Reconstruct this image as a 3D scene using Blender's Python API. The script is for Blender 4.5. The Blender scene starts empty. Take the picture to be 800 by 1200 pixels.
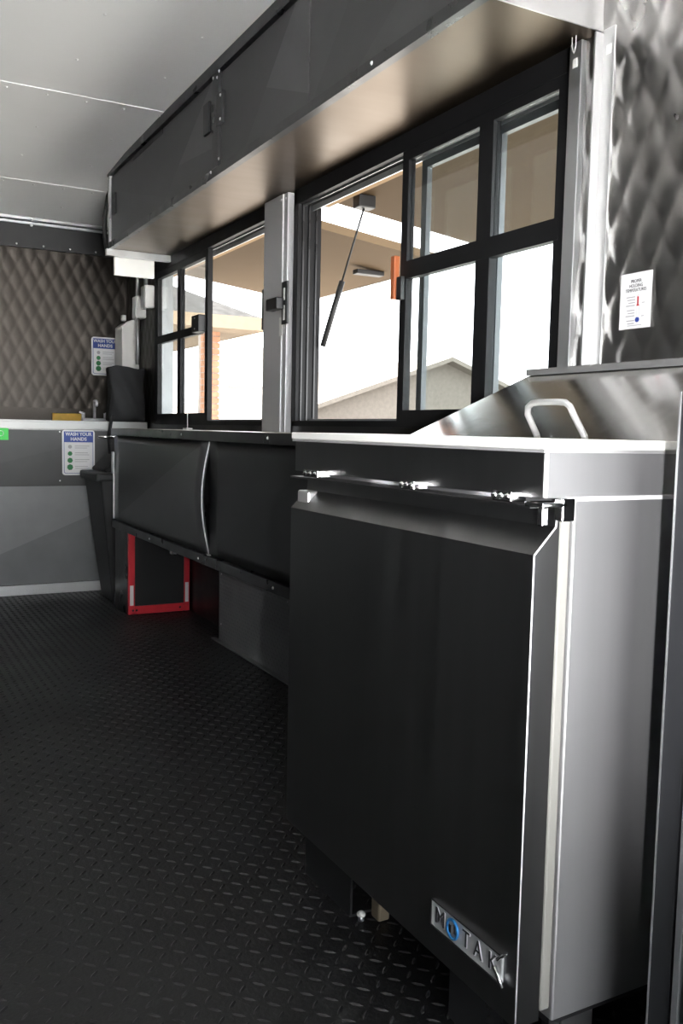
import bpy, bmesh, math, random
from mathutils import Vector, Matrix
random.seed(7)
S = bpy.context.scene
COL = S.collection
PI = math.pi

# ------------------------------------------------------------------ camera, sky, sun, exposure
F_PX = 1050.0
def camera_rotation(vyx=-170.0, hy=505.0, roll=.021):
    Y = Vector(((vyx-400)/F_PX, (600-(hy+roll*(vyx-400)))/F_PX, -1)).normalized()
    a = Vector((0, (600-hy)/F_PX, -1)); b = Vector((1, -roll, 0))
    up = b.cross(a).normalized()
    if up.y < 0: up = -up
    X = Y.cross(up)
    return Matrix((X, Y, up))
CAM = Vector((0, 0, .93))
cd = bpy.data.cameras.new('camera'); cam = bpy.data.objects.new('camera', cd); COL.objects.link(cam)
cd.sensor_fit = 'VERTICAL'; cd.sensor_height = 24; cd.lens = F_PX/1200*24; cd.clip_start = .02; cd.clip_end = 300
cam.matrix_world = Matrix.Translation(CAM) @ camera_rotation().to_4x4()
S.camera = cam

w = bpy.data.worlds.new('sky'); S.world = w; w.use_nodes = True
bg = w.node_tree.nodes['Background']; bg.inputs[0].default_value = (.93, .97, 1, 1); bg.inputs[1].default_value = 1.0
sd = bpy.data.lights.new('sun', 'SUN'); sd.energy = 16.0; sd.angle = .05; sd.color = (1, .98, .95)
sun = bpy.data.objects.new('sun', sd); COL.objects.link(sun)
sun.rotation_euler = Vector((.12, -.45, -.88)).to_track_quat('-Z', 'Y').to_euler()
# the camera's own flash, beside the lens: it throws the hard shadow left of the refrigerator
fd = bpy.data.lights.new('camera_flash', 'SPOT'); fd.energy = 17; fd.spot_size = 1.05; fd.spot_blend = 1; fd.shadow_soft_size = .012
fl = bpy.data.objects.new('camera_flash', fd); COL.objects.link(fl)
fl.location = (.105, -.05, .935); fl.rotation_euler = (camera_rotation() @ Vector(((600-400)/F_PX, (600-520)/F_PX, -1))).to_track_quat('-Z', 'Y').to_euler()
S.view_settings.view_transform = 'Standard'; S.view_settings.look = 'None'
S.view_settings.gamma = 1; S.view_settings.use_curve_mapping = False
S.view_settings.exposure = 3.2
S.cycles.max_bounces = 10; S.cycles.diffuse_bounces = 6; S.cycles.glossy_bounces = 6
S.cycles.sample_clamp_indirect = 8

# ------------------------------------------------------------------ materials
def nt(name):
    m = bpy.data.materials.new(name); m.use_nodes = True
    t = m.node_tree; return m, t, t.nodes, t.links, t.nodes['Principled BSDF']
def mat(name, col, rough=.5, metal=0, var=.0, scale=(8, 8, 8), rvar=.0, bump=0, bscale=60, spec=.5, aniso=0):
    m, t, N, L, p = nt(name)
    p.inputs['Base Color'].default_value = (*col, 1); p.inputs['Roughness'].default_value = rough
    p.inputs['Metallic'].default_value = metal; p.inputs['Specular IOR Level'].default_value = spec
    g = N.new('ShaderNodeNewGeometry')
    mp = N.new('ShaderNodeMapping'); mp.inputs['Scale'].default_value = scale
    L.new(g.outputs['Position'], mp.inputs['Vector'])
    n = N.new('ShaderNodeTexNoise'); n.inputs['Scale'].default_value = 1; n.inputs['Detail'].default_value = 4
    L.new(mp.outputs[0], n.inputs['Vector'])
    if var:
        r = N.new('ShaderNodeMapRange'); r.inputs['To Min'].default_value = 1-var; r.inputs['To Max'].default_value = 1+var
        r.inputs['From Min'].default_value = .25; r.inputs['From Max'].default_value = .75
        L.new(n.outputs['Fac'], r.inputs['Value'])
        v = N.new('ShaderNodeVectorMath'); v.operation = 'SCALE'; v.inputs[0].default_value = col
        L.new(r.outputs[0], v.inputs['Scale']); L.new(v.outputs[0], p.inputs['Base Color'])
    if rvar:
        r = N.new('ShaderNodeMapRange'); r.inputs['To Min'].default_value = max(.02, rough-rvar); r.inputs['To Max'].default_value = rough+rvar
        r.inputs['From Min'].default_value = .3; r.inputs['From Max'].default_value = .7
        L.new(n.outputs['Fac'], r.inputs['Value']); L.new(r.outputs[0], p.inputs['Roughness'])
    if bump:
        n2 = N.new('ShaderNodeTexNoise'); n2.inputs['Scale'].default_value = bscale; n2.inputs['Detail'].default_value = 3
        L.new(g.outputs['Position'], n2.inputs['Vector'])
        b = N.new('ShaderNodeBump'); b.inputs['Strength'].default_value = bump; b.inputs['Distance'].default_value = .004
        L.new(n2.outputs['Fac'], b.inputs['Height']); L.new(b.outputs[0], p.inputs['Normal'])
    return m
def wrap(name, col, tri, rough=.42, metal=.0, spec=.5):
    """dark vinyl wrap printed with large faint triangles; tri: list of (normal(y,z or x,z as xyz), offset, factor)"""
    m, t, N, L, p = nt(name)
    p.inputs['Roughness'].default_value = rough; p.inputs['Metallic'].default_value = metal; p.inputs['Specular IOR Level'].default_value = spec
    g = N.new('ShaderNodeNewGeometry'); prev = None
    for group in tri:                                    # a group is a convex region: all of its half planes
        planes, fac = group; reg = None
        for n_, c_ in planes:
            d = N.new('ShaderNodeVectorMath'); d.operation = 'DOT_PRODUCT'; d.inputs[1].default_value = n_
            L.new(g.outputs['Position'], d.inputs[0])
            s = N.new('ShaderNodeMath'); s.operation = 'GREATER_THAN'; s.inputs[1].default_value = c_
            L.new(d.outputs['Value'], s.inputs[0])
            if reg is None: reg = s
            else:
                k = N.new('ShaderNodeMath'); k.operation = 'MULTIPLY'; L.new(reg.outputs[0], k.inputs[0]); L.new(s.outputs[0], k.inputs[1]); reg = k
        q = N.new('ShaderNodeMath'); q.operation = 'MULTIPLY_ADD'; q.inputs[1].default_value = fac; q.inputs[2].default_value = 1
        L.new(reg.outputs[0], q.inputs[0])
        if prev is None: prev = q
        else:
            k = N.new('ShaderNodeMath'); k.operation = 'MULTIPLY'; L.new(prev.outputs[0], k.inputs[0]); L.new(q.outputs[0], k.inputs[1]); prev = k
    no = N.new('ShaderNodeTexNoise'); no.inputs['Scale'].default_value = 9; L.new(g.outputs['Position'], no.inputs['Vector'])
    r = N.new('ShaderNodeMapRange'); r.inputs['To Min'].default_value = .85; r.inputs['To Max'].default_value = 1.15; L.new(no.outputs['Fac'], r.inputs['Value'])
    k = N.new('ShaderNodeMath'); k.operation = 'MULTIPLY'; L.new(r.outputs[0], k.inputs[0])
    if prev: L.new(prev.outputs[0], k.inputs[1])
    else: k.inputs[1].default_value = 1
    v = N.new('ShaderNodeVectorMath'); v.operation = 'SCALE'; v.inputs[0].default_value = col
    L.new(k.outputs[0], v.inputs['Scale']); L.new(v.outputs[0], p.inputs['Base Color'])
    return m
def line(p, q, side):
    """half plane through two (y,z) points, in the plane of constant x; side +1/-1"""
    (y0, z0), (y1, z1) = p, q
    n = Vector((0, -(z1-z0), (y1-y0))).normalized()*side
    return (tuple(n), n.dot(Vector((0, y0, z0))))
def linex(p, q, side):
    (x0, z0), (x1, z1) = p, q
    n = Vector((-(z1-z0), 0, (x1-x0))).normalized()*side
    return (tuple(n), n.dot(Vector((x0, 0, z0))))

M = {}
M['floor'] = mat('black_floor', (.012, .012, .0125), .45, 0, .25, (3, 3, 3), .08, .25, 140)
M['ceiling'] = mat('painted_ceiling', (.9, .905, .9), .4, 0, .02, (2, 2, 2), .06, .02, 30)
M['black'] = mat('black_paint', (.016, .016, .017), .45, 0, .2, (6, 6, 6), .08)
M['satin'] = mat('satin_black_metal', (.022, .022, .023), .32, 0, .15, (9, 9, 9), .08)
M['frame'] = mat('black_window_frame', (.01, .01, .011), .5, 0, .15, (9, 9, 9), .05, spec=.2)
M['steel'] = mat('brushed_steel', (.6, .6, .6), .38, .8, .03, (20, 20, 2), .03)
M['bright'] = mat('bright_steel', (.72, .72, .72), .36, .7, .03, (12, 12, 2), .03)
M['sinksteel'] = mat('sink_steel', (.4, .4, .39), .4, .8, .05, (4, 4, 4), .04)
M['edge'] = mat('bare_metal_edge', (.92, .9, .92), .5, .4)
M['quilt'] = mat('quilted_steel', (.42, .41, .4), .3, 1, .08, (5, 5, 5), .04)
M['quiltshade'] = mat('quilted_shaded_steel', (.06, .053, .047), .42, 1, .1, (4, 4, 4), .04)  # same stainless, darkened to paint in the dark surroundings it reflects
M['dsteel'] = mat('dark_steel_sheet', (.125, .092, .063), .36, 1, .04, (3, 12, 3), .03)
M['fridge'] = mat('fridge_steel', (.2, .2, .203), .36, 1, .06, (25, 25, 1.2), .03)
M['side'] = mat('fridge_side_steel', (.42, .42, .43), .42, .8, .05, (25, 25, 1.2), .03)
M['hood'] = mat('hood_steel', (.6, .59, .57), .16, 1, .05, (2, 50, 2), .03)
M['sashgrey'] = mat('grey_sash', (.09, .095, .1), .4, .3, .1)
M['post'] = mat('satin_post_steel', (.62, .62, .63), .42, .4, .05, (3, 3, 2), .05)
M['chrome'] = mat('chrome', (.9, .9, .9), .12, 1, .05)
M['alu'] = mat('aluminium', (.6, .61, .62), .4, .9, .1, (10, 10, 3), .08)
M['gasket'] = mat('pale_gasket', (.22, .215, .2), .5, 0, .06)
M['board'] = mat('white_board', (.86, .85, .82), .4, 0, .03)
M['white'] = mat('white_plastic', (.88, .87, .84), .4, 0, .03)
M['paper'] = mat('white_print', (.82, .82, .83), .55, 0, .02)
M['blue'] = mat('blue_print', (.04, .075, .32), .5)
M['grey'] = mat('grey_print', (.45, .44, .46), .6)
M['ink'] = mat('dark_print', (.03, .03, .035), .6)
M['green'] = mat('green_print', (.03, .2, .07), .6)
M['sticker'] = mat('green_sticker', (.08, .72, .12), .5)
M['red'] = mat('red_paint', (.68, .03, .045), .4, 0, .12, (14, 14, 14), .06)
M['redprint'] = mat('red_print', (.6, .03, .04), .5)
M['yellow'] = mat('yellow_plastic', (.9, .55, .08), .5, 0, .15, (20, 20, 20))
M['copper'] = mat('orange_latch', (.5, .14, .05), .45, 0, .1)
M['fabric'] = mat('black_fabric', (.02, .02, .022), .8, 0, .3, (12, 12, 12), .05, .5, 220)
M['rubber'] = mat('black_rubber', (.016, .016, .016), .6, 0, .2)
M['bin'] = mat('black_bin_plastic', (.02, .02, .021), .5, 0, .2)
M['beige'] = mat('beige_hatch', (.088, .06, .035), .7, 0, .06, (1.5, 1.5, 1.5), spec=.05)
M['tan'] = mat('lit_tan_edge', (.25, .16, .08), .55, 0, .05, spec=.05)
M['concrete'] = mat('pale_concrete', (.72, .72, .72), .9, 0, .08, (.6, .6, .6), 0, .3, 20)
M['asphalt'] = mat('grey_asphalt', (.1, .096, .09), .95, 0, .15, (3, 3, 3), 0, .3, 40, spec=.1)
M['fascia'] = mat('cream_fascia', (.17, .13, .09), .7, 0, .05, spec=.05)
M['shingle'] = mat('grey_shingle', (.02, .0195, .019), .9, 0, .25, (9, 9, 9), spec=0)
M['brick'] = mat('orange_brick', (.22, .115, .072), .85, 0, .3, (7, 7, 7), 0, .4, 60, spec=0)
M['mortar'] = mat('mortar', (.2, .18, .165), .9, 0, .1, spec=0)
M['siding'] = mat('pale_siding', (.5, .52, .54), .8, 0, .05)
M['stucco'] = mat('tan_stucco', (.12, .106, .092), .9, 0, .12, (14, 14, 14), 0, .4, 30, spec=0)
M['wood'] = mat('raw_wood', (.2, .16, .11), .8, 0, .2, (20, 20, 80))
M['rivet'] = mat('rivet_glint_white', (.97, .97, .97), .15, 0)  # near-white colour stands in for the flash glint on the heads
M['treads'] = mat('tread_black', (.013, .013, .0135), .5, 0, .2, (9, 9, 9), .08)
M['tplate'] = mat('tread_plate_steel', (.3, .305, .31), .4, .5, .15, (9, 9, 9), .08)
g, t_, N, L, p = nt('window_glass')
p.inputs['Base Color'].default_value = (1, 1, 1, 1); p.inputs['Roughness'].default_value = .0
tr = N.new('ShaderNodeBsdfTransparent'); tr.inputs[0].default_value = (.965, .985, .985, 1)
gl = N.new('ShaderNodeBsdfGlossy'); gl.inputs['Roughness'].default_value = .02
fr = N.new('ShaderNodeFresnel')
gg = N.new('ShaderNodeNewGeometry'); ir = N.new('ShaderNodeMapRange'); ir.inputs['To Min'].default_value = 1.45; ir.inputs['To Max'].default_value = 1/1.45
L.new(gg.outputs['Backfacing'], ir.inputs['Value']); L.new(ir.outputs[0], fr.inputs[0])
mx = N.new('ShaderNodeMixShader'); L.new(fr.outputs[0], mx.inputs[0]); L.new(tr.outputs[0], mx.inputs[1]); L.new(gl.outputs[0], mx.inputs[2])
L.new(mx.outputs[0], N['Material Output'].inputs[0]); M['glass'] = g
ZU = (1.15,)
M['wrap_up_far'] = wrap('wrap_upper_far', (.042, .042, .043), [
    ([line((3.14, 2.18), (3.75, 1.85), -1)], .9), ([line((3.14, 1.93), (3.6, 1.97), -1), line((3.14, 2.18), (3.75, 1.85), -1)], -.35),
    ([line((4.0, 1.95), (4.6, 2.1), -1)], .2)])
M['wrap_up_near'] = wrap('wrap_upper_near', (.042, .042, .043), [
    ([line((2.45, 2.18), (2.85, 1.85), -1)], .9), ([line((2.37, 1.88), (2.75, 2.02), -1), line((2.45, 2.18), (2.85, 1.85), -1)], -.35)])
M['wrap_up_fixed'] = wrap('wrap_upper_fixed', (.055, .055, .056), [([line((2.0, 2.18), (2.35, 1.85), 1)], .2), ([line((1.6, 2.1), (2.1, 1.85), 1)], -.15)])
M['wrap_low_far'] = wrap('wrap_lower_far', (.026, .026, .027), [([line((4.57, .46), (3.4, .82), 1)], 1.3)], .36, .1)
M['wrap_low_near'] = wrap('wrap_lower_near', (.014, .014, .015), [([line((3.1, .5), (2.4, .8), -1)], .3)], .4)
M['wrap_sink_top'] = wrap('wrap_sink_top', (.07, .07, .071), [([linex((.6, .7), (1.2, .86), 1)], .12)], .5)
M['wrap_sink_low'] = wrap('wrap_sink_low', (.2, .204, .21), [([linex((.669, .229), (1.193, .447), 1)], .3)], .5)

# ------------------------------------------------------------------ mesh helpers
def bx(bm, x0, x1, y0, y1, z0, z1, bev=0):
    r = bmesh.ops.create_cube(bm, size=1, matrix=Matrix.Translation(((x0+x1)/2, (y0+y1)/2, (z0+z1)/2)) @ Matrix.Diagonal((abs(x1-x0), abs(y1-y0), abs(z1-z0), 1)))
    if bev:
        es = list({e for v in r['verts'] for e in v.link_edges})
        bmesh.ops.bevel(bm, geom=es, offset=bev, segments=2, profile=.5, affect='EDGES')
def tube(bm, pts, r, seg=10, caps=True):
    pts = [Vector(q) for q in pts]; rings = []
    rs = r if isinstance(r, (list, tuple)) else [r]*len(pts)
    ref = None
    for i, q in enumerate(pts):
        d = (pts[min(i+1, len(pts)-1)]-pts[max(i-1, 0)]).normalized()
        if ref is None:
            ref = d.orthogonal().normalized()
        ref = (ref-d*ref.dot(d)).normalized(); b = d.cross(ref)
        rings.append([bm.verts.new(q+rs[i]*(math.cos(2*PI*k/seg)*ref+math.sin(2*PI*k/seg)*b)) for k in range(seg)])
    for a, b in zip(rings, rings[1:]):
        for k in range(seg): bm.faces.new((a[k], a[(k+1) % seg], b[(k+1) % seg], b[k]))
    if caps: bm.faces.new(rings[0][::-1]); bm.faces.new(rings[-1])
def prism(bm, pts, axis, a, b):
    """extrude a closed 2-D outline along an axis; pts are (the two other axes in order)"""
    def P(q, v):
        l = [q[0], q[1]]; l.insert(axis, v); return l
    A = [bm.verts.new(P(q, a)) for q in pts]; B = [bm.verts.new(P(q, b)) for q in pts]; n = len(pts)
    bm.faces.new(A); bm.faces.new(B[::-1])
    for i in range(n): bm.faces.new((A[i], B[i], B[(i+1) % n], A[(i+1) % n]))
    bmesh.ops.recalc_face_normals(bm, faces=bm.faces)
def dome(bm, c, n, r, h):
    """a small rivet head on a surface of normal n"""
    n = Vector(n).normalized(); a = n.orthogonal().normalized(); b = n.cross(a); c = Vector(c)
    r0 = [bm.verts.new(c+r*(math.cos(PI*k/3)*a+math.sin(PI*k/3)*b)) for k in range(6)]
    r1 = [bm.verts.new(c+h*.8*n+.6*r*(math.cos(PI*k/3)*a+math.sin(PI*k/3)*b)) for k in range(6)]
    for k in range(6): bm.faces.new((r0[k], r0[(k+1) % 6], r1[(k+1) % 6], r1[k]))
    bm.faces.new(r1)
def obj(name, bm, m, parent=None, smooth=False, bev=0):
    if bev: bmesh.ops.bevel(bm, geom=list(bm.edges), offset=bev, segments=2, profile=.5, affect='EDGES', clamp_overlap=True)
    me = bpy.data.meshes.new(name)
    o = bpy.data.objects.new(name, me)
    org = Vector((0, 0, 0))
    if parent is not None:
        q = parent; 
        while q is not None: org += q.location; q = q.parent
        o.parent = parent
    else:
        vs = [v.co for v in bm.verts]
        org = Vector(((min(v.x for v in vs)+max(v.x for v in vs))/2, (min(v.y for v in vs)+max(v.y for v in vs))/2, min(v.z for v in vs)))
        o.location = org
    for v in bm.verts: v.co -= org
    bm.to_mesh(me); bm.free()
    if isinstance(m, str): m = M[m]
    me.materials.append(m)
    if smooth:
        for f in me.polygons: f.use_smooth = True
    COL.objects.link(o); return o
def box(name, parent, m, *d, bev=0):
    b = bmesh.new(); bx(b, *d, bev=bev); return obj(name, b, m, parent)
def boxes(name, parent, m, L_, bev=0):
    b = bmesh.new()
    for d in L_: bx(b, *d, bev=bev)
    return obj(name, b, m, parent)
def tubes(name, parent, m, pts, r, seg=10, smooth=True):
    b = bmesh.new(); tube(b, pts, r, seg); return obj(name, b, m, parent, smooth)
def rivets(name, parent, pts, n, r=.005, h=.003, m='rivet'):
    b = bmesh.new()
    for c in pts: dome(b, c, n, r, h)
    o = obj(name, b, m, parent, True); o['kind'] = 'stuff'; return o
def tag(o, label, cat, group=None):
    o['label'] = label; o['category'] = cat
    if group: o['group'] = group
    return o
def thing(name, label, cat, loc, group=None):
    o = bpy.data.objects.new(name, None); o.empty_display_size = .1; COL.objects.link(o); o.location = loc
    return tag(o, label, cat, group)
def struct(o): o['kind'] = 'structure'; return o
def structure(name, loc):
    o = bpy.data.objects.new(name, None); COL.objects.link(o); o.location = loc; return struct(o)
FACE = {'-x': Matrix(((0, 0, -1), (-1, 0, 0), (0, 1, 0))), '-y': Matrix(((1, 0, 0), (0, 0, -1), (0, 1, 0)))}
def text(name, parent, m, s, face, pos, size, depth=.0006, align='CENTER', sx=1, bold=0):
    c = bpy.data.curves.new(name, 'FONT'); c.body = s; c.size = size; c.extrude = depth; c.align_x = align; c.align_y = 'CENTER'; c.offset = bold
    c.resolution_u = 3
    o = bpy.data.objects.new('tmp', c); COL.objects.link(o)
    me = bpy.data.meshes.new_from_object(o.evaluated_get(bpy.context.evaluated_depsgraph_get()))
    bpy.data.objects.remove(o); bpy.data.curves.remove(c)
    b = bmesh.new(); b.from_mesh(me); bpy.data.meshes.remove(me)
    R_ = FACE[face]
    for v in b.verts: v.co = R_ @ Vector((v.co.x*sx, v.co.y, v.co.z)) + Vector(pos)
    return obj(name, b, m, parent)

# ------------------------------------------------------------------ the trailer shell
XL, W, YN, L_ = -.76, 1.485, -1.7, 5.55
ZS = .90
fl_ = struct(box('floor', None, 'floor', XL-.06, W+.06, YN-.06, L_+.06, -.08, 0))
def tread_mesh(x0, x1, y0, y1, pitch, ln, wd, ht, place):
    vs, fs = [], []; ny = int((y1-y0)/pitch); nx = int((x1-x0)/pitch)
    for j in range(ny):
        for i in range(nx):
            cx = x0+(i+.5)*pitch; cy = y0+(j+.5)*pitch
            a = PI/4 if (i+j) % 2 else -PI/4
            ca, sa = math.cos(a), math.sin(a); k = len(vs)
            for (u, v, h) in ((-ln, 0, 0), (-ln*.45, -wd, 0), (ln*.45, -wd, 0), (ln, 0, 0), (ln*.45, wd, 0), (-ln*.45, wd, 0), (-ln*.45, 0, ht), (ln*.45, 0, ht)):
                vs.append(place(cx+u*ca-v*sa, cy+u*sa+v*ca, h))
            fs += [(k, k+1, k+6), (k+1, k+2, k+7, k+6), (k+2, k+3, k+7), (k+3, k+4, k+7), (k+4, k+5, k+6, k+7), (k+5, k, k+6)]
    return vs, fs
def mesh_from(name, vs, fs, m, parent, smooth=False):
    b = bmesh.new(); V = [b.verts.new(v) for v in vs]
    for f in fs: b.faces.new([V[i] for i in f])
    return obj(name, b, m, parent, smooth)
vs, fs = tread_mesh(XL, W, -.2, L_, .03, .0125, .0032, .0022, lambda a, b, h: (a, b, h))
o = mesh_from('tread_pattern', vs, fs, 'treads', fl_); o['kind'] = 'stuff'

# ceiling: flat, then bending down to the end wall
b = bmesh.new()
cp = [(YN-.06, 2.215), (3.6, 2.215), (4.3, 2.205), (4.8, 2.175), (5.2, 2.14), (L_+.06, 2.105)]
prism(b, cp+[(y, z+.06) for y, z in cp[::-1]], 0, XL-.06, W+.06)
ceil = struct(obj('ceiling', b, 'ceiling'))
def zc(y):
    for (a, za), (c, zb) in zip(cp, cp[1:]):
        if a <= y <= c: return za+(zb-za)*(y-a)/(c-a)
    return 2.1
pts = []
for y in (1.35, 2.55, 3.75, 4.95):
    pts += [(x, y, zc(y)) for x in [XL+.1+i*.15 for i in range(13)]]
for y in (1.75, 2.15, 2.95, 3.35, 4.15, 4.55, 5.25):
    pts += [(x, y, zc(y)) for x in [XL+.2+i*.32 for i in range(6)]]
o = rivets('rivet_rows', ceil, pts, (0, 0, -1), .006, .004); o['kind'] = 'stuff'
for k, y in enumerate((1.33, 2.53, 3.73, 4.93)):       # overlapping ceiling sheets
    b = bmesh.new(); bx(b, XL, W, y-.035, y, zc(y)-.0015, zc(y)+.001); obj('sheet_lap', b, 'ceiling', ceil)

wl = struct(box('wall_left', None, 'black', XL-.06, XL, YN-.06, L_+.06, 0, 2.3))
wb = struct(box('wall_back', None, 'black', XL, W, L_, L_+.06, 0, 2.3))
wn = struct(boxes('wall_front', None, 'black', [(XL, XL+.06, YN-.06, YN, 0, 2.3), (.9, W, YN-.06, YN, 0, 2.3), (XL+.06, .9, YN-.06, YN, 2.12, 2.3)]))  # wide unseen opening behind the camera, added to let daylight in
W1 = (3.365, 4.93); W2 = (1.645, 3.13); ZB, ZT = .945, 1.825
wr = struct(boxes('wall_right', None, 'black', [
    (W, W+.06, YN-.06, L_+.06, 0, ZB), (W, W+.06, YN-.06, L_+.06, ZT, 2.3),
    (W, W+.06, YN-.06, W2[0], ZB, ZT), (W, W+.06, W2[1], W1[0], ZB, ZT), (W, W+.06, W1[1], L_+.06, ZB, ZT)]))
# quilted stainless sheets: stamped diamonds in real relief
def quilt(name, parent, a0, a1, z0, z1, place, dw=.08, dh=.16, amp=.006, step=.0085, m='quilt'):
    na = int((a1-a0)/step); nz = int((z1-z0)/step); vs, fs = [], []
    for j in range(nz+1):
        for i in range(na+1):
            a = a0+(a1-a0)*i/na; z = z0+(z1-z0)*j/nz
            u = (a/dw+z/dh) % 1; v = (a/dw-z/dh) % 1
            hgt = amp*(math.sin(PI*u)*math.sin(PI*v))**.55 if u*v > 0 else 0
            vs.append(place(a, z, hgt))
    for j in range(nz):
        for i in range(na):
            k = j*(na+1)+i; fs.append((k, k+1, k+na+2, k+na+1))
    o = mesh_from(name, vs, fs, m, parent, True)
    return o
quilt('quilted_sheet', wr, -1.69, 1.61, .85, 2.21, lambda a, z, h: (W-.002-h, a, z), dw=.08, dh=.17, amp=.007)
quilt('quilted_sheet', wb, XL+.01, W-.005, .96, 1.96, lambda a, z, h: (a, L_-.002-h, z), amp=.003, m='quiltshade')
quilt('quilted_sheet', wr, 4.94, L_-.008, .95, 2.1, lambda a, z, h: (W-.002-h, a, z), amp=.003, m='quiltshade')
# dark band over the end wall, with a pale double trim against the ceiling
box('header_band', wb, 'black', XL, W, L_-.03, L_, 1.945, 2.105)
rivets('rivet_row', wb, [(x, L_-.031, 1.962) for x in [XL+.1+.15*i for i in range(15)]], (0, -1, 0), .006, .004)
t1 = struct(boxes('trim_1', None, 'alu', [(XL, W, L_-.06, L_-.03, 2.112-.015, 2.112), (XL, W, L_-.045, L_-.03, 2.076, 2.088)]))
rivets('rivet_row', t1, [(.92, L_-.062, 2.1), (.92, L_-.047, 2.07)], (0, -1, 0), .009, .006)
# steel post between the windows and the metal trims beside the second window
t2 = struct(boxes('trim_2', None, 'post', [(W-.035, W-.003, 3.19, 3.365, .92, 1.822), (W-.03, W-.003, 3.155, 3.19, .92, 1.822)], bev=.002))
rivets('rivet_row', t2, [(W-.036, 3.2, 1.8), (W-.031, 3.17, 1.8)], (-1, 0, 0), .006, .004)
box('paper_tag', t2, 'white', W-.037, W-.0355, 3.175, 3.205, 1.29, 1.36)
t3 = struct(boxes('trim_3', None, 'alu', [(W-.022, W-.003, 1.606, 1.645, .93, 1.822)], bev=.002))
t4 = struct(boxes('trim_4', None, 'steel', [(W-.012, W-.003, 1.515, 1.572, .93, 1.822), (W-.035, W-.012, 1.548, 1.554, .93, 1.815)], bev=.001))
for o_, y in ((t3, 1.625), (t4, 1.53)):
    box('screw_tape', o_, 'white', W-.0235 if y > 1.6 else W-.0135, W-.0225 if y > 1.6 else W-.0125, y-.007, y+.007, 1.765, 1.785)

# ------------------------------------------------------------------ windows
def sash(parent, name, m, x0, x1, y0, y1, z0, z1, st, ymid=None, zmid=None, mid=.03, zm=.05):
    Bs = [(x0, x1, y0, y0+st, z0, z1), (x0, x1, y1-st, y1, z0, z1), (x0, x1, y0+st, y1-st, z0, z0+st), (x0, x1, y0+st, y1-st, z1-st, z1)]
    if ymid: Bs.append((x0, x1, ymid-mid, ymid+mid, z0+st, z1-st))
    if zmid: Bs.append((x0-.002, x1-.002, y0+st*.5, y1-st*.5, zmid-zm/2, zmid+zm/2))
    s = boxes(name, parent, m, Bs)
    xm = (x0+x1)/2
    ys = [(y0+st, (ymid-mid) if ymid else y1-st)] + ([(ymid+mid, y1-st)] if ymid else [])
    zs = [(z0+st, (zmid-zm/2) if zmid else z1-st)] + ([(zmid+zm/2, z1-st)] if zmid else [])
    for ya, yb in ys:
        for za, zb in zs: box('pane', s, 'glass', xm-.002, xm+.002, ya, yb, za, zb)
    return s
def window(name, y0, y1, near):
    root = structure(name, (W, (y0+y1)/2, ZB))
    x0, x1 = W-.012, W+.085
    boxes('frame', root, 'frame', [(x0, x1, y0, y0+.018, ZB, ZT), (x0, x1 if near else W+.022, y1-.03, y1, ZB, ZT), (x0, x1, y0, y1, ZB, ZB+.02), (x0, x1, y0, y1, ZT-.055, ZT)])
    boxes('track', root, 'alu', [(W+.012, W+.014, y0+.018, y1-.03, ZT-.062, ZT-.055), (W+.045, W+.05, y0+.018, y1-.03, ZT-.075, ZT-.055), (W+.045, W+.05, y0+.018, y1-.03, ZB+.02, ZB+.028)])
    boxes('jamb_rib', root, 'satin', [(x, x+.006, y1-.036, y1-.03, ZB+.02, ZT-.055) for x in ((W+.005, W+.03, W+.06) if near else (W+.005,))])
    if near:   # panes stand in the half nearer the camera
        sash(root, 'inner_sash', 'frame', W-.01, W+.014, y0+.01, 2.375, ZB+.018, ZT-.05, .034, 1.965, 1.418, .03, .052)
        sash(root, 'outer_sash', 'sashgrey', W+.05, W+.068, y0+.018, 2.36, ZB+.022, ZT-.07, .028, 1.99, None, .014)
        h = boxes('latch', root, 'copper', [(W-.03, W-.01, 2.377, 2.4, 1.335, 1.465)], .003)
        boxes('keeper', h, 'black', [(W-.025, W-.01, 2.345, 2.372, 1.33, 1.40)], .002)
    else:
        sash(root, 'inner_sash', 'frame', W-.01, W+.014, 4.08, y1-.012, ZB+.018, ZT-.05, .04, 4.51, 1.405, .026, .04)
        box('outer_jamb', root, 'siding', W+.022, W+.085, y1-.03, y1, ZB+.02, ZT-.055)
        h = boxes('latch', root, 'black', [(W-.05, W-.01, 4.1, 4.2, 1.385, 1.465)], .004)
        rivets('screws', h, [(W-.0505, 4.15, 1.40), (W-.0505, 4.15, 1.45)], (-1, 0, 0), .005, .003)
        boxes('strike', root, 'black', [(W-.03, W-.01, y0+.005, y0+.03, 1.33, 1.49)], .003)
    return root
window('window_1', *W1, False)
window('window_2', *W2, True)
lk = thing('latch_bracket', 'black slotted latch bracket on the steel post between the windows', 'bracket', (W-.04, 3.18, 1.35))
boxes('plate', lk, 'black', [(W-.042, W-.034, 3.125, 3.175, 1.33, 1.49)], .002)
boxes('arm', lk, 'black', [(W-.075, W-.042, 3.15, 3.25, 1.385, 1.43)], .004)
boxes('slot', lk, 'white', [(W-.0435, W-.042, 3.143, 3.157, 1.345, 1.40), (W-.0435, W-.042, 3.143, 3.157, 1.42, 1.465)])

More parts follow.
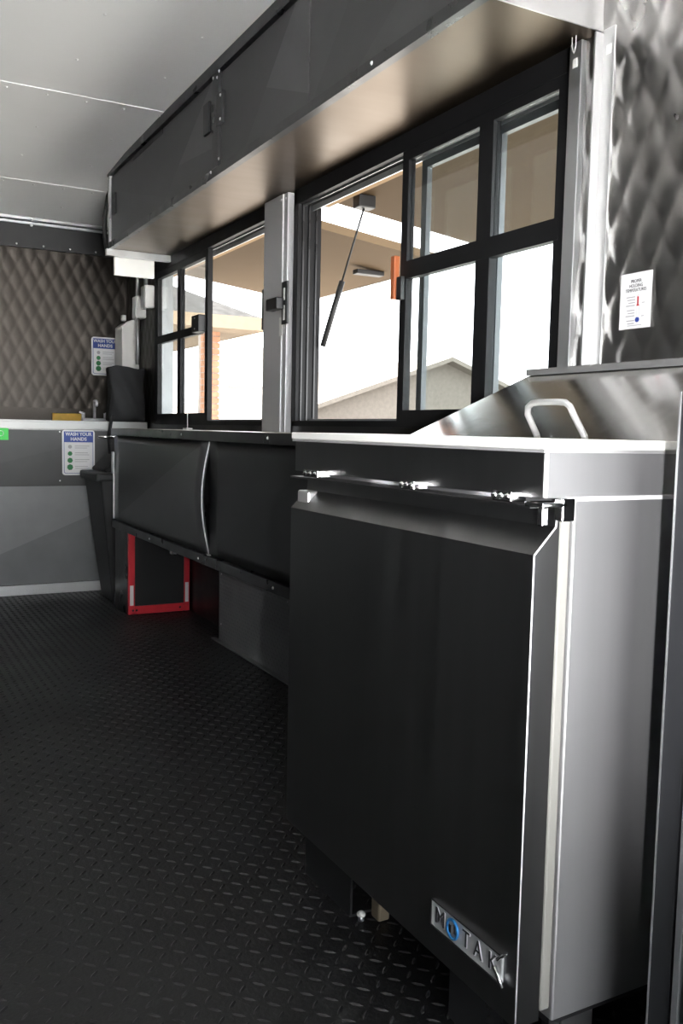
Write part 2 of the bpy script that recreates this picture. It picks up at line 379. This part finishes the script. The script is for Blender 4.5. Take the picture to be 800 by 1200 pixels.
# ------------------------------------------------------------------ outside: ground, houses, hatches
struct(box('ground', None, 'concrete', -30, 1.6, -30, 70, -.75, -.6))
struct(box('parking_lot', None, 'asphalt', 1.6, 60, -30, 70, -.75, -.6))
def hatch(label, y0, y1):
    r = thing('serving_hatch', label, 'hatch', (W+.09, (y0+y1)/2, 1.78))
    P0 = (W+.085, 1.80); P1 = (2.40, 1.70)
    b = bmesh.new(); prism(b, [P0, P1, (P1[0]+.003, P1[1]+.03), (P0[0]+.003, P0[1]+.03)], 1, y0, y1) if False else None
    b.free(); b = bmesh.new()
    A = [(P0[0], P0[1]), (P1[0], P1[1]), (P1[0], P1[1]+.035), (P0[0], P0[1]+.035)]
    V0 = [b.verts.new((x, y0, z)) for x, z in A]; V1 = [b.verts.new((x, y1, z)) for x, z in A]
    b.faces.new(V0); b.faces.new(V1[::-1])
    for i in range(4): b.faces.new((V0[i], V1[i], V1[(i+1) % 4], V0[(i+1) % 4]))
    bmesh.ops.recalc_face_normals(b, faces=b.faces)
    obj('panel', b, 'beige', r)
    box('hinge_strip', r, 'tan', P0[0]-.004, P0[0]+.03, y0, y1, P0[1]-.028, P0[1]-.006)  # lighter tan than the panel paints the light along the hinge edge
    boxes('edge_trim', r, 'alu', [(P1[0], P1[0]+.006, y0, y1, P1[1]-.004, P1[1]+.038)])
    return r, P0, P1
h2, P0, P1 = hatch('raised beige hatch with a gas strut over the window nearer the refrigerator', 1.60, 3.10)
h1, _, _ = hatch('raised beige hatch over the window beside the sink end', 3.46, 4.98)
br = boxes('bracket', h2, 'black', [(1.62, 1.69, 2.90, 2.95, 1.74, 1.785)], .004)
def strut(h, a, c):
    a, c = Vector(a), Vector(c); m = a.lerp(c, .52)
    s = tubes('gas_strut', h, 'rubber', [m, c], .011, 10); tubes('rod', s, 'rubber', [a, m], .004, 8)
strut(h2, (1.655, 2.925, 1.745), (1.575, 3.08, 1.25))
boxes('bracket', h1, 'black', [(2.15, 2.3, 3.85, 3.90, 1.69, 1.712)], .003)
boxes('bracket', h1, 'black', [(1.62, 1.68, 3.5, 3.54, 1.765, 1.80)], .003)

hs = thing('brick_house', 'brick house corner with grey shingle roof and cream eaves beyond the far window', 'house', (3.0, 12.6, -.6))
box('wall', hs, 'siding', -2, 4.0, 14.6, 17, -.6, 2.32)
box('pier', hs, 'mortar', 4.28, 4.5, 12.0, 12.22, -.6, 2.27)
bme = None
for c in range(34):
    z = -.59+c*.085
    for xa, xb in (((4.27, 4.515),) if c % 2 else ((4.27, 4.385), (4.395, 4.515))):
        box('brick', hs, 'brick', xa, xb, 11.985, 12.09, z, z+.073)
b = bmesh.new()   # hip roof
e = [(-2.6, 11.4, 2.42), (4.95, 11.4, 2.42), (4.95, 17.6, 2.42), (-2.6, 17.6, 2.42)]
E0 = [b.verts.new(q) for q in e]; R0 = b.verts.new((1.0, 14.5, 3.75)); R1 = b.verts.new((2.6, 14.5, 3.75))
b.faces.new((E0[0], E0[1], R1, R0)); b.faces.new((E0[1], E0[2], R1)); b.faces.new((E0[2], E0[3], R0, R1)); b.faces.new((E0[3], E0[0], R0)); b.faces.new(E0[::-1])
obj('roof', b, 'shingle', hs)
boxes('fascia', hs, 'fascia', [(-2.6, 4.96, 11.38, 11.4, 2.26, 2.43), (4.95, 4.97, 11.38, 17.6, 2.26, 2.43)])
box('soffit', hs, 'fascia', -2.6, 4.95, 11.4, 17.6, 2.27, 2.3)
gh = thing('gabled_outbuilding', 'low tan stucco building with a shallow gable beyond the nearer window', 'building', (9.7, 16, -.6))
b = bmesh.new(); prism(b, [(5.2, -.6), (14.2, -.6), (14.2, .72), (9.7, 2.25), (5.2, .72)], 1, 14.0, 22); obj('wall', b, 'stucco', gh)
b = bmesh.new(); prism(b, [(4.9, .60), (9.7, 2.25), (14.5, .60), (14.5, .68), (9.7, 2.33), (4.9, .68)], 1, 13.7, 22.2); obj('roof', b, 'stucco', gh)
up = thing('utility_pole', 'thin utility pole with one crossarm seen through the far window', 'pole', (5.7, 13.2, -.6))
tubes('post', up, 'mortar', [(5.7, 13.2, -.6), (5.7, 13.2, 2.2)], .03, 8); box('crossarm', up, 'mortar', 5.1, 5.8, 13.18, 13.22, 1.55, 1.6)

# ------------------------------------------------------------------ overhead cabinet
X0 = 1.15; CF, CN = 4.64, 1.56
oc = thing('overhead_cabinet', 'long dark overhead cabinet with hinged doors under the ceiling above the windows', 'cabinet', ((X0+W)/2, 3.1, 1.822))
boxes('body', oc, 'satin', [(X0+.02, W-.004, CN, CF, 1.832, 2.2)])
box('underside', oc, 'dsteel', X0+.004, W-.004, CN, CF, 1.824, 1.832)
box('end_panel', oc, 'steel', X0+.006, W-.004, CN-.004, CN, 1.822, 2.2)
boxes('top_rail', oc, 'satin', [(X0-.008, X0+.02, CN, CF, 2.172, 2.213)])
boxes('bottom_rail', oc, 'satin', [(X0-.004, X0+.02, CN, CF, 1.82, 1.85)])
boxes('center_post', oc, 'satin', [(X0-.006, X0+.02, 3.075, 3.135, 1.85, 2.172)])
boxes('end_post', oc, 'alu', [(X0-.004, X0+.02, CF-.03, CF, 1.82, 2.213)])
d1 = box('door', oc, 'wrap_up_far', X0+.004, X0+.02, 3.14, CF-.035, 1.853, 2.165)
box('hinge', d1, 'black', X0-.006, X0+.004, 3.17, 3.23, 1.99, 2.10, bev=.002)
box('hinge', d1, 'black', X0-.006, X0+.004, 4.5, 4.56, 1.97, 2.07, bev=.002)
box('finger_slot', d1, 'black', X0+.002, X0+.0045, 3.75, 4.2, 2.145, 2.165)
d2 = box('door', oc, 'wrap_up_near', X0+.004, X0+.02, 2.375, 3.07, 1.853, 2.165)
hg = box('hinge', d2, 'black', X0-.008, X0+.004, 3.03, 3.09, 1.985, 2.095, bev=.002)
box('door', oc, 'wrap_up_fixed', X0+.004, X0+.02, CN+.004, 2.368, 1.853, 2.165)
rv = [(X0-.008, 3.12, 2.16), (X0-.008, 3.08, 2.15), (X0-.008, 3.06, 2.165), (X0-.007, 3.14, 1.842), (X0-.007, 3.06, 1.87), (X0-.009, 3.045, 2.0), (X0-.009, 3.045, 2.08), (X0-.006, 4.6, 2.15), (X0-.006, 4.58, 1.955)]
rv += [(X0-.006, 2.0-.42*i, 1.836) for i in range(2)]
rivets('rivet_heads', oc, rv, (-1, 0, 0), .006, .004)
boxes('end_bar', oc, 'alu', [(X0-.012, W-.006, CF, CF+.03, 1.79, 1.824)], .002)
tubes('cord_loop', oc, 'white', [(1.44, 1.60, 1.822), (1.442, 1.603, 1.80), (1.44, 1.606, 1.785), (1.438, 1.61, 1.80), (1.44, 1.613, 1.822)], .0012, 6)
tag(tubes('hose', None, 'rubber', [(1.19, 4.72, 2.16), (1.165, 4.72, 2.10), (1.15, 4.72, 2.0), (1.148, 4.72, 1.9), (1.16, 4.72, 1.82)], .011, 10), 'black hose curving down past the end of the overhead cabinet', 'hose')
tag(box('white_panel', None, 'white', 1.19, 1.40, 4.69, 4.715, 1.705, 1.805, bev=.004), 'plain white panel hanging below the sink end of the overhead cabinet', 'panel')

# ------------------------------------------------------------------ counter under the windows
sc = thing('serving_cabinet', 'long black cabinet hung under the window counter, one door bowed', 'cabinet', ((X0+W)/2, 3.1, .415))
Yf, Yc = 4.575, 1.65
box('body', sc, 'satin', X0+.022, W-.004, Yc, Yf, .45, .884)
box('bottom_rail', sc, 'satin', X0-.004, W-.004, Yc, Yf, .415, .452, bev=.002)
def bowed(name, m, y0, y1, z0, z1, bow):
    vs, fs = [], []; ny, nz = 16, 12
    for k, th in enumerate((0, .012)):
        for j in range(nz+1):
            for i in range(ny+1):
                t = i/ny; s = j/nz
                vs.append((X0+.006+th-bow*math.sin(PI*s)*(1-t)**2, y0+(y1-y0)*t, z0+(z1-z0)*s))
    n = (ny+1)*(nz+1)
    for j in range(nz):
        for i in range(ny):
            k = j*(ny+1)+i; fs.append((k, k+ny+1, k+ny+2, k+1)); fs.append((n+k, n+k+1, n+k+ny+2, n+k+ny+1))
        k = j*(ny+1); fs.append((k, n+k, n+k+ny+1, k+ny+1)); k += ny; fs.append((k, k+ny+1, n+k+ny+1, n+k))
    for i in range(ny):
        fs.append((i, i+1, n+i+1, n+i)); k = nz*(ny+1)+i; fs.append((k, n+k, n+k+1, k+1))
    return mesh_from(name, vs, fs, m, sc, True)
dl = bowed('door', 'wrap_low_far', 3.175, Yf-.012, .458, .882, .03)
b = bmesh.new(); tube(b, [(X0+.008-.03*math.sin(PI*s/12), 3.172, .46+.42*s/12) for s in range(13)], .003, 6); obj('edge', dl, 'edge') if False else obj('edge', b, 'edge', dl, True)
box('hinge', dl, 'alu', X0-.006, X0+.004, Yf-.03, Yf+.004, .69, .80, bev=.002)
box('edge', dl, 'edge', X0+.0, X0+.006, Yf-.012, Yf-.004, .46, .69)
bowed('door', 'wrap_low_near', Yc, 3.165, .458, .882, 0)
tubes('latch_rod', sc, 'chrome', [(X0-.07, Yf+.01, .874), (X0+.02, Yf+.01, .874)], .006, 8)
rivets('rivet_heads', sc, [(X0-.006, y, .433) for y in (3.9, 3.25, 2.55)], (-1, 0, 0), .006, .004)
box('catch', sc, 'chrome', X0-.005, X0+.006, 3.12, 3.165, .455, .463, bev=.002)
boxes('latch', sc, 'chrome', [(X0+.01, X0+.03, 3.62, 3.66, .395, .415)], .003)
wt = thing('window_counter', 'narrow black counter top running below both windows', 'counter', ((X0+W)/2, 3.1, .884))
box('top', wt, 'dsteel', X0-.006, W-.004, Yc, Yf, .906, .92, bev=.002)
box('front_edge', wt, 'satin', X0-.008, X0+.004, Yc, Yf, .885, .918)
rivets('rivet_heads', wt, [(X0-.009, y, .903) for y in (3.45, 2.6)], (-1, 0, 0), .006, .004)
ws = thing('window_stick', 'thin white stick standing on the counter below the far window', 'stick', (1.42, 4.2, .92))
tubes('stick', ws, 'white', [(1.42, 4.2, .92), (1.42, 4.21, 1.07)], .0022, 8); box('base', ws, 'white', 1.405, 1.435, 4.17, 4.23, .9205, .929, bev=.002)

# box with the red frame under the counter
eb = thing('equipment_box', 'black box with a red-framed front standing on the floor under the counter', 'box', (1.32, 4.5, 0))
box('body', eb, 'satin', 1.16, 1.475, 4.335, 4.57, 0.003, .41, bev=.003)
box('front_panel', eb, 'black', 1.192, 1.45, 4.328, 4.335, .04, .405)
fr_ = boxes('red_frame', eb, 'red', [(1.162, 1.195, 4.318, 4.335, .004, .41), (1.447, 1.475, 4.318, 4.335, .004, .41), (1.195, 1.447, 4.318, 4.335, .004, .045)], .003)
for x in (1.178, 1.46): box('label_strip', fr_, 'paper', x-.009, x+.009, 4.3165, 4.3185, .05, .15, bev=.0005)
for x in (1.185, 1.203, 1.425):
    b = bmesh.new(); dome(b, (x, 4.3175, .025), (0, -1, 0), .006, .003); obj('bolt', b, 'black', fr_)
# wheel box with tread plate
wwl = thing('wheel_box', 'tread plate wheel box on the floor under the window counter', 'wheel cover', (1.43, 2.6, 0))
box('body', wwl, 'tplate', 1.385, W-.004, 1.7, 3.66, 0.002, .41)
vs, fs = tread_mesh(1.7, 3.66, .004, .41, .016, .007, .0019, .0014, lambda a, c, h: (1.385-h, a, c))
o = mesh_from('tread_pattern', vs, fs, 'tplate', wwl); o['kind'] = 'stuff'
box('floor_flange', wwl, 'tplate', 1.365, 1.385, 1.7, 3.70, .002, .008)
rivets('rivet_heads', wwl, [(1.384, y, z) for y, z in ((3.63, .3), (3.63, .08), (3.3, .33), (2.95, .3))], (-1, 0, 0), .005, .003)

# ------------------------------------------------------------------ refrigerated prep table
FX, FN, FF = .757, .872, 1.605          # door face, near side, far side
pt = thing('prep_refrigerator', 'stainless sandwich prep refrigerator with one door and a lidded top', 'refrigerator', (1.1, 1.24, 0))
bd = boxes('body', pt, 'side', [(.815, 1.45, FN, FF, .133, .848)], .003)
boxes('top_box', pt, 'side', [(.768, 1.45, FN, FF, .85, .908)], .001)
ap = boxes('apron', pt, 'fridge', [(.765, .768, FN, FF, .85, .908)])
box('edge', ap, 'edge', .7645, .7665, FN-.0005, FN+.003, .851, .907)
boxes('side_seam', pt, 'edge', [(.803, 1.45, FN-.003, FN, .846, .8515)])
boxes('worktop', pt, 'bright', [(.76, 1.45, FN-.002, FF+.005, .908, .912)])
door_prof = [(FX, .137), (FX, .777), (FX+.034, .812), (FX+.036, .833), (FX+.04, .836), (FX+.04, .137)]
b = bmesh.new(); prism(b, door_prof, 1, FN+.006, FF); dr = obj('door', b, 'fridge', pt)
b = bmesh.new()
for (p_, q_) in zip(door_prof[:3], door_prof[1:4]):
    tube(b, [(p_[0]-.0004, FN+.0055, p_[1]), (q_[0]-.0004, FN+.0055, q_[1])], .0013, 6)
obj('edge', b, 'edge', dr, True)
boxes('handle_lip', dr, 'fridge', [(FX+.002, .81, FN+.02, FF+.01, .836, .8395)])
boxes('handle_cap', dr, 'steel', [(FX+.012, FX+.04, FF-.05, FF-.002, .785, .812)], .004)
box('gasket', pt, 'gasket', FX+.041, .8145, FN+.004, FF-.004, .15, .835, bev=.003)
M['plate'] = mat('badge_plate', (.42, .43, .44), .4, .3, .1, (30, 30, 30))
bg_ = box('badge', dr, 'plate', FX-.004, FX, .905, 1.072, .187, .2265, bev=.0012)
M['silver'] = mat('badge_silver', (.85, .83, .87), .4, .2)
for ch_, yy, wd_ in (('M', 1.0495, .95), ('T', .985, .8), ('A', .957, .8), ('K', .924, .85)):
    text('letter', bg_, 'silver', ch_, '-x', (FX-.0044, yy-.0006, .2062), .036, .0006, sx=wd_, bold=.0005)  # pale offset copy behind the dark letters, a painted edge highlight
    text('letter', bg_, 'ink', ch_, '-x', (FX-.0054, yy, .2068), .036, .0006, sx=wd_, bold=-.0002)
b = bmesh.new()
tube(b, [(FX-.006, 1.017+.013*math.cos(2*PI*k/20), .2068+.014*math.sin(2*PI*k/20)) for k in range(21)], .0024, 6); 
M['badgeblue'] = mat('badge_blue', (.03, .2, .5), .3, .5); obj('blue_letter', b, 'badgeblue', bg_, True)
boxes('inner_bars', bg_, 'chrome', [(FX-.007, FX-.004, 1.019, 1.024, .2, .212), (FX-.007, FX-.004, 1.009, 1.014, .202, .216)])
b = bmesh.new(); tube(b, [(FX-.006, .912, .218), (FX-.006, .893, .236)], [.003, .001], 6); tube(b, [(FX-.006, .918, .205), (FX-.006, .9, .184)], .0035, 6); obj('flare', b, 'chrome', bg_, True)
boxes('badge_rim', bg_, 'chrome', [(FX-.006, FX-.002, .907, 1.072, .2255, .228), (FX-.006, FX-.002, .907, 1.072, .1855, .188), (FX-.006, FX-.002, 1.0705, 1.073, .1855, .228)])
for ya, yb in ((1.475, 1.535), (1.15, 1.19), (.918, .958)):
    k = box('hinge_bracket', pt, 'chrome', .748, .775, ya, yb, .842, .856, bev=.002)
    for q in range(3): 
        y = ya+(yb-ya)*(q+.5)/3; b = bmesh.new(); dome(b, (.7478, y, .849), (-1, 0, 0), .005, .005); obj('bolt', b, 'chrome', k, True)
boxes('pivot', pt, 'chrome', [(.757, .80, FN-.006, FN+.03, .838, .845), (.757, .768, FN-.006, FN+.004, .815, .84), (.79, .812, FN-.006, FN+.01, .82, .85)], .002)
boxes('bottom_rail', pt, 'black', [(.82, 1.44, FN+.01, FF-.01, .12, .133)])
cst = None
for x in (.93, 1.37):
    for y in (FN+.09, FF-.09):
        boxes('caster_fork', pt, 'alu', [(x-.03, x+.03, y-.022, y-.018, .04, .12), (x-.03, x+.03, y+.018, y+.022, .04, .12), (x-.035, x+.035, y-.03, y+.03, .113, .121)])
        b = bmesh.new(); tube(b, [(x, y-.015, .042), (x, y-.012, .042), (x, y+.012, .042), (x, y+.015, .042)], [.034, .04, .04, .034], 20); obj('caster_wheel', b, 'rubber', pt, True)
# hood lid over the pans
HY0, HY1 = FN+.008, 1.585
b = bmesh.new(); prism(b, [(1.02, .9255), (1.34, 1.066), (1.45, 1.066), (1.45, .9125), (1.02, .9125)], 1, HY0, HY1)
lid = obj('lid', b, 'hood', pt)
b = bmesh.new(); prism(b, [(1.325, 1.0615), (1.325, 1.0755), (1.45, 1.0755), (1.45, 1.066), (1.34, 1.066)], 1, HY0-.004, HY1+.004); obj('ridge', b, 'steel', lid)
hb = [(1.03, 1.20, .929), (1.012, 1.205, .965), (1.008, 1.2, .977), (1.006, 1.188, .983), (1.006, 1.17, .9845), (1.006, 1.125, .9845), (1.006, 1.107, .983), (1.008, 1.098, .977), (1.012, 1.094, .965), (1.03, 1.085, .929)]
tubes('handle', lid, 'bright', hb, .0055, 12)
cb = tag(box('cutting_board', None, 'board', .757, 1.015, FN-.004, FF+.004, .9122, .9255, bev=.002), 'long white cutting board lying along the front of the prep refrigerator', 'cutting board')
box('side_ledge', pt, 'edge', 1.016, 1.45, FN-.004, HY0-.001, .9122, .925)
# plates in front of the casters
for lab, ya, yb, zt in (('black stop plate on the floor before the caster by the wooden chock', 1.425, 1.62, .118), ('black stop plate on the floor under the badge end of the refrigerator', .93, 1.10, .118)):
    k = thing('stop_plate', lab, 'plate', (.82, (ya+yb)/2, 0))
    boxes('plate', k, 'satin', [(.81, .8145, ya, yb, .003, zt)]); boxes('foot', k, 'satin', [(.8145, .86, ya, yb, .003, .0075)])
    rivets('rivet_heads', k, [(.8095, ya+.02, zt-.012)], (-1, 0, 0), .005, .003)
tag(box('wood_chock', None, 'wood', .85, .875, 1.385, 1.415, .002, .04, bev=.004), 'small wooden chock on the floor beneath the refrigerator', 'chock')
k = thing('bolt_cap', 'small pale bolt cap on the floor beside the stop plate', 'bolt', (.825, 1.408, 0))
b = bmesh.new(); tube(b, [(.825, 1.408, .002), (.825, 1.408, .012)], .006, 10); obj('shank', b, 'alu', k, True)
b = bmesh.new(); tube(b, [(.825, 1.408, .012), (.825, 1.408, .016), (.825, 1.408, .02)], [.0085, .0085, .004], 10); obj('cap', b, 'white', k, True)

# ------------------------------------------------------------------ dark appliance beside the refrigerator
ap_ = thing('black_appliance', 'black appliance with ribbed aluminium corner trim beside the refrigerator', 'appliance', (1.15, .2, 0))
M['dalu'] = mat('dull_aluminium', (.02, .021, .024), .45, .2, .2, (20, 20, 3), .1)
M['plate2'] = mat('grey_rib', (.16, .165, .175), .45, .3, .2, (20, 20, 3))
M['navy'] = mat('dark_panel', (.008, .009, .013), .45, 0, .15, (8, 8, 2), .08)
box('body', ap_, 'navy', .874, 1.46, -.35, .75, .09, 0.985, bev=.003)
boxes('corner_trim', ap_, 'dalu', [(.865, .874, .722, .752, .09, 0.985), (.865, .95, .75, .754, .09, 0.985)], .001)
box('bright_edge', ap_, 'alu', .864, .8665, .7525, .755, .09, 0.985)
boxes('rib', ap_, 'plate2', [(.862, .874, .706, .716, .09, 0.985), (.858, .874, .682, .69, .09, 0.985)], .001)
for x in (.9, 1.42):
    for y in (-.3, .7): box('leg', ap_, 'black', x-.025, x+.025, y-.025, y+.025, .002, .09)

# ------------------------------------------------------------------ sink end
sk = thing('sink_counter', 'steel topped sink counter with dark printed front across the end wall', 'counter', (.4, 5.3, 0))
SX0, SX1, SF, SB = XL+.01, W-.015, 5.07, L_-.012
box('carcass', sk, 'black', SX0, SX1, SF+.012, SB, .06, .90)
boxes('top', sk, 'sinksteel', [(SX0, SX1, SF-.012, SB, .945, .955), (SX0, SX1, SF-.012, SF, .908, .945), (SX0, SX1, SF, SB, .90, .945)], .001)
box('backsplash', sk, 'quiltshade', SX0, SX1, SB-.012, SB, .955, 1.03)
up_ = box('upper_panel', sk, 'wrap_sink_top', SX0, SX1, SF, SF+.012, .597, .907)
box('lower_panel', sk, 'wrap_sink_low', SX0, SX1, SF+.004, SF+.012, .058, .595)
rivets('rivet_heads', up_, [(x, SF-.001, z) for x in (.985, .5) for z in (.893, .625)], (0, -1, 0), .005, .003)
kt = struct(box('trim_5', None, 'bright', SX0, SX1, SF-.014, SF+.002, .003, .056))
vs, fs = tread_mesh(SX0, SX1, .004, .056, .017, .0075, .002, .0014, lambda a, c, h: (a, SF-.014-h, c))
o = mesh_from('tread_pattern', vs, fs, 'bright', kt); o['kind'] = 'stuff'
fc = thing('faucet', 'chrome faucet with two taps at the back of the sink counter', 'faucet', (1.255, 5.42, .955))
boxes('base', fc, 'silver', [(1.18, 1.33, 5.40, 5.44, .9555, .975)], .006)
tubes('spout', fc, 'silver', [(1.255, 5.42, .97), (1.255, 5.42, 1.06), (1.25, 5.40, 1.075), (1.245, 5.34, 1.075), (1.242, 5.31, 1.068), (1.24, 5.30, 1.045)], .009)
for x in (1.19, 1.32):
    k = tubes('tap', fc, 'silver', [(x, 5.42, .97), (x, 5.42, 1.005)], .011); tubes('lever', k, 'silver', [(x, 5.42, 1.003), (x+(x-1.255)*.4, 5.39, 1.008)], .006)
tag(box('yellow_bar', None, 'yellow', 1.03, 1.21, 5.505, 5.522, .956, 1.0, bev=.003), 'flat yellow bar lying along the back of the sink counter', 'bar')
def wash_sign(label, x0, x1, z0, z1, y):
    s = thing('hand_wash_sign', label, 'sign', ((x0+x1)/2, y, z0)); w_, h_ = x1-x0, z1-z0
    def rr(x0, x1, z0, z1, ya, yb, r):
        pts = []
        for cx, cz, a0 in ((x1-r, z1-r, 0), (x0+r, z1-r, 90), (x0+r, z0+r, 180), (x1-r, z0+r, 270)):
            for k in range(5): a = math.radians(a0+22.5*k); pts.append((cx+r*math.cos(a), cz+r*math.sin(a)))
        b = bmesh.new(); prism(b, pts, 1, ya, yb); return b
    obj('board', rr(x0, x1, z0, z1, y-.003, y, .016), 'paper', s)
    m_ = .009
    obj('border', rr(x0+m_, x1-m_, z0+m_, z1-m_, y-.0034, y-.003, .012), 'blue', s)
    obj('inner_field', rr(x0+m_+.0025, x1-m_-.0025, z0+m_+.0025, z1-m_-.0025, y-.0038, y-.0034, .01), 'paper', s)
    box('header', s, 'blue', x0+m_, x1-m_, y-.0044, y-.0038, z1-.068, z1-m_)
    text('lettering', s, 'paper', 'WASH YOUR', '-y', ((x0+x1)/2, y-.005, z1-.024), .026, .0004, sx=.92, bold=.0006)
    text('lettering', s, 'paper', 'HANDS', '-y', ((x0+x1)/2, y-.005, z1-.051), .026, .0004, sx=1, bold=.0006)
    for k in range(4):
        zz = z1-.093-k*(h_-.115)/3.6
        b = bmesh.new(); r = .011+.002*k
        tube(b, [(x0+.042, y-.0044, zz), (x0+.042, y-.0038, zz)], [r*.9, r], 7); obj('pictogram', b, 'green' if k else 'grey', s)
        box('text_line', s, 'grey', x0+.068, x1-.03-.008*(k % 2), y-.0042, y-.0038, zz+.003, zz+.006)
        box('text_line', s, 'grey', x0+.068, x1-.03-.012*((k+1) % 2), y-.0042, y-.0038, zz-.008, zz-.005)
wash_sign('blue and white hand washing sign on the quilted end wall', 1.265, 1.43, 1.235, 1.465, L_-.012)
wash_sign('blue and white hand washing sign on the sink counter front', .997, 1.174, .655, .905, SF-.001)
st = thing('green_sticker', 'bright green square sticker on the sink counter front', 'sticker', (.68, SF, .845))
box('backing', st, 'sticker', .64, .719, SF-.0025, SF-.0008, .845, .912)
b = bmesh.new(); tube(b, [(.68+.014*math.cos(2*PI*k/14), SF-.003, .88+.014*math.sin(2*PI*k/14)) for k in range(15)], .0018, 5); obj('ring', b, 'white', st)

dp = thing('towel_dispenser', 'cream wall dispenser with sloped top beside the hand washing sign', 'dispenser', (1.44, 5.33, 1.265))
b = bmesh.new(); prism(b, [(1.375, 1.27), (1.478, 1.265), (1.478, 1.565), (1.41, 1.54), (1.375, 1.51)], 1, 5.245, 5.41); obj('cover', b, 'white', dp, False, .006)
box('knob', dp, 'white', 1.40, 1.425, 5.34, 5.37, 1.55, 1.585, bev=.004)
cdt = None
def outlet(label, y, z0, z1, d, cz0, cz1):
    r = thing('outlet_box', label, 'outlet box', (1.44, y, z0))
    box('cover', r, 'white', W-.008-d, W-.008, y, y+.09, z0, z1, bev=.008)
    box('faceplate', r, 'paper', W-.010-d, W-.008-d, y+.015, y+.075, z0+.015, z1-.015, bev=.001)
    if cz1 > cz0: tubes('conduit', r, 'alu', [(W-.05, y+.03, z1-.002), (W-.05, y+.03, cz1)], .012, 12)
    if cz0 < z0: tubes('conduit', r, 'alu', [(W-.05, y+.03, cz0), (W-.05, y+.03, z0+.002)], .012, 12)
    return r
outlet('white outlet box on long conduit above the black bag', 5.10, 1.545, 1.67, .06, 1.285, 1.87)
outlet('white outlet box on short conduit beside the far window', 4.94, 1.585, 1.71, .055, 1.58, 1.82)

# black fabric bag on the sink counter
bm_ = bmesh.new(); bx(bm_, 1.268, 1.468, 5.10, 5.19, .958, 1.265)
bmesh.ops.subdivide_edges(bm_, edges=list(bm_.edges), cuts=9, use_grid_fill=True)
bmesh.ops.bevel(bm_, geom=[e_ for e_ in bm_.edges if e_.calc_face_angle(0) > .5], offset=.012, segments=2, profile=.5, affect='EDGES')
for v in bm_.verts:
    x, y, z = v.co
    q = .5+.5*math.sin(14*z+9*x)
    v.co.y -= (.016*math.sin(26*z+38*x)*math.sin(31*x+3+8*z)+.008*q+.02*min(1, (1.28-z)/.1)*math.sin(PI*(x-1.268)/.2))*(1 if y < 5.14 else 0)
    if 1.29 < x < 1.45: v.co.z += .008*math.sin(25*x) if z > 1.2 else 0
    v.co.x += .006*math.sin(18*z)*(1 if x < 1.36 else -.5)
bag = thing('black_bag', 'soft black fabric bag standing on the sink counter below the conduit', 'bag', (1.37, 5.18, .957))
obj('cloth', bm_, 'fabric', bag, True)
tubes('strap', bag, 'fabric', [(1.278, 5.085, .985), (1.262, 5.045, .965), (1.245, 5.035, .87), (1.25, 5.03, .78), (1.27, 5.035, .74)], .009, 8)
# bin between the counter end and the sink
bn = thing('waste_bin', 'tapered black waste bin between the counter end and the sink', 'bin', (1.3, 4.83, 0))
def taper(b, x0, x1, y0, y1, z0, X0_, X1_, Y0_, Y1_, z1):
    A = [b.verts.new(q) for q in ((x0, y0, z0), (x1, y0, z0), (x1, y1, z0), (x0, y1, z0))]; B_ = [b.verts.new(q) for q in ((X0_, Y0_, z1), (X1_, Y0_, z1), (X1_, Y1_, z1), (X0_, Y1_, z1))]
    b.faces.new(A[::-1]); b.faces.new(B_)
    for i in range(4): b.faces.new((A[i], A[(i+1) % 4], B_[(i+1) % 4], B_[i]))
b = bmesh.new(); taper(b, 1.175, 1.42, 4.68, 4.93, .004, 1.10, 1.46, 4.62, 4.99, .655); obj('shell', b, 'bin', bn, False, .01)
box('rim', bn, 'bin', 1.075, 1.47, 4.61, 5.0, .645, .69, bev=.012)
b = bmesh.new(); taper(b, 1.12, 1.45, 4.65, 4.97, .692, 1.20, 1.40, 4.7, 4.93, .78); obj('liner', b, 'fabric', bn, False, .02)
k = tag(tubes('broom_stick', None, 'alu', [(1.165, 4.6, .003), (1.185, 4.585, .19)], .006, 8), 'short metal rod leaning against the waste bin', 'rod')

# ------------------------------------------------------------------ temperature poster on the quilted wall
ps = thing('temperature_poster', 'small white food temperature poster on the quilted wall above the refrigerator', 'poster', (W-.01, 1.42, 1.16))
X_ = W-.0095
def pbox(name, m, ya, yb, za, zb, k=1): return box(name, ps, m, X_-.0004-.0004*k, X_-.0004*k, ya, yb, za, zb)
box('sheet', ps, 'paper', X_-.0004, X_, 1.376, 1.464, 1.162, 1.28)
for i, s_ in enumerate(('PROPER', 'HOLDING', 'TEMPERATURES')):
    text('lettering', ps, 'ink', s_, '-x', (X_-.0007, 1.42, 1.262-i*.0095), .0098, .0002, sx=.85)
for i in range(9):
    z = 1.228-i*.006-(.004 if i > 3 else 0)-(.004 if i > 6 else 0)
    pbox('text_line', 'grey', 1.421, 1.446-.003*(i % 3), z, z+.0022)
for z in (1.214, 1.186): pbox('text_line', 'grey', 1.394, 1.402, z, z+.002)
pbox('thermometer', 'grey', 1.4085, 1.4155, 1.182, 1.232); pbox('thermometer_tube', 'paper', 1.4095, 1.4145, 1.183, 1.231, 2)
pbox('red_scale', 'redprint', 1.410, 1.414, 1.21, 1.229, 3); pbox('red_scale', 'redprint', 1.4085, 1.4155, 1.209, 1.212, 3)
b = bmesh.new(); tube(b, [(X_-.0022, 1.412, 1.18), (X_-.0008, 1.412, 1.18)], .0055, 12); obj('blue_bulb', b, 'blue', ps)
pbox('footer', 'grey', 1.40, 1.44, 1.168, 1.1695)
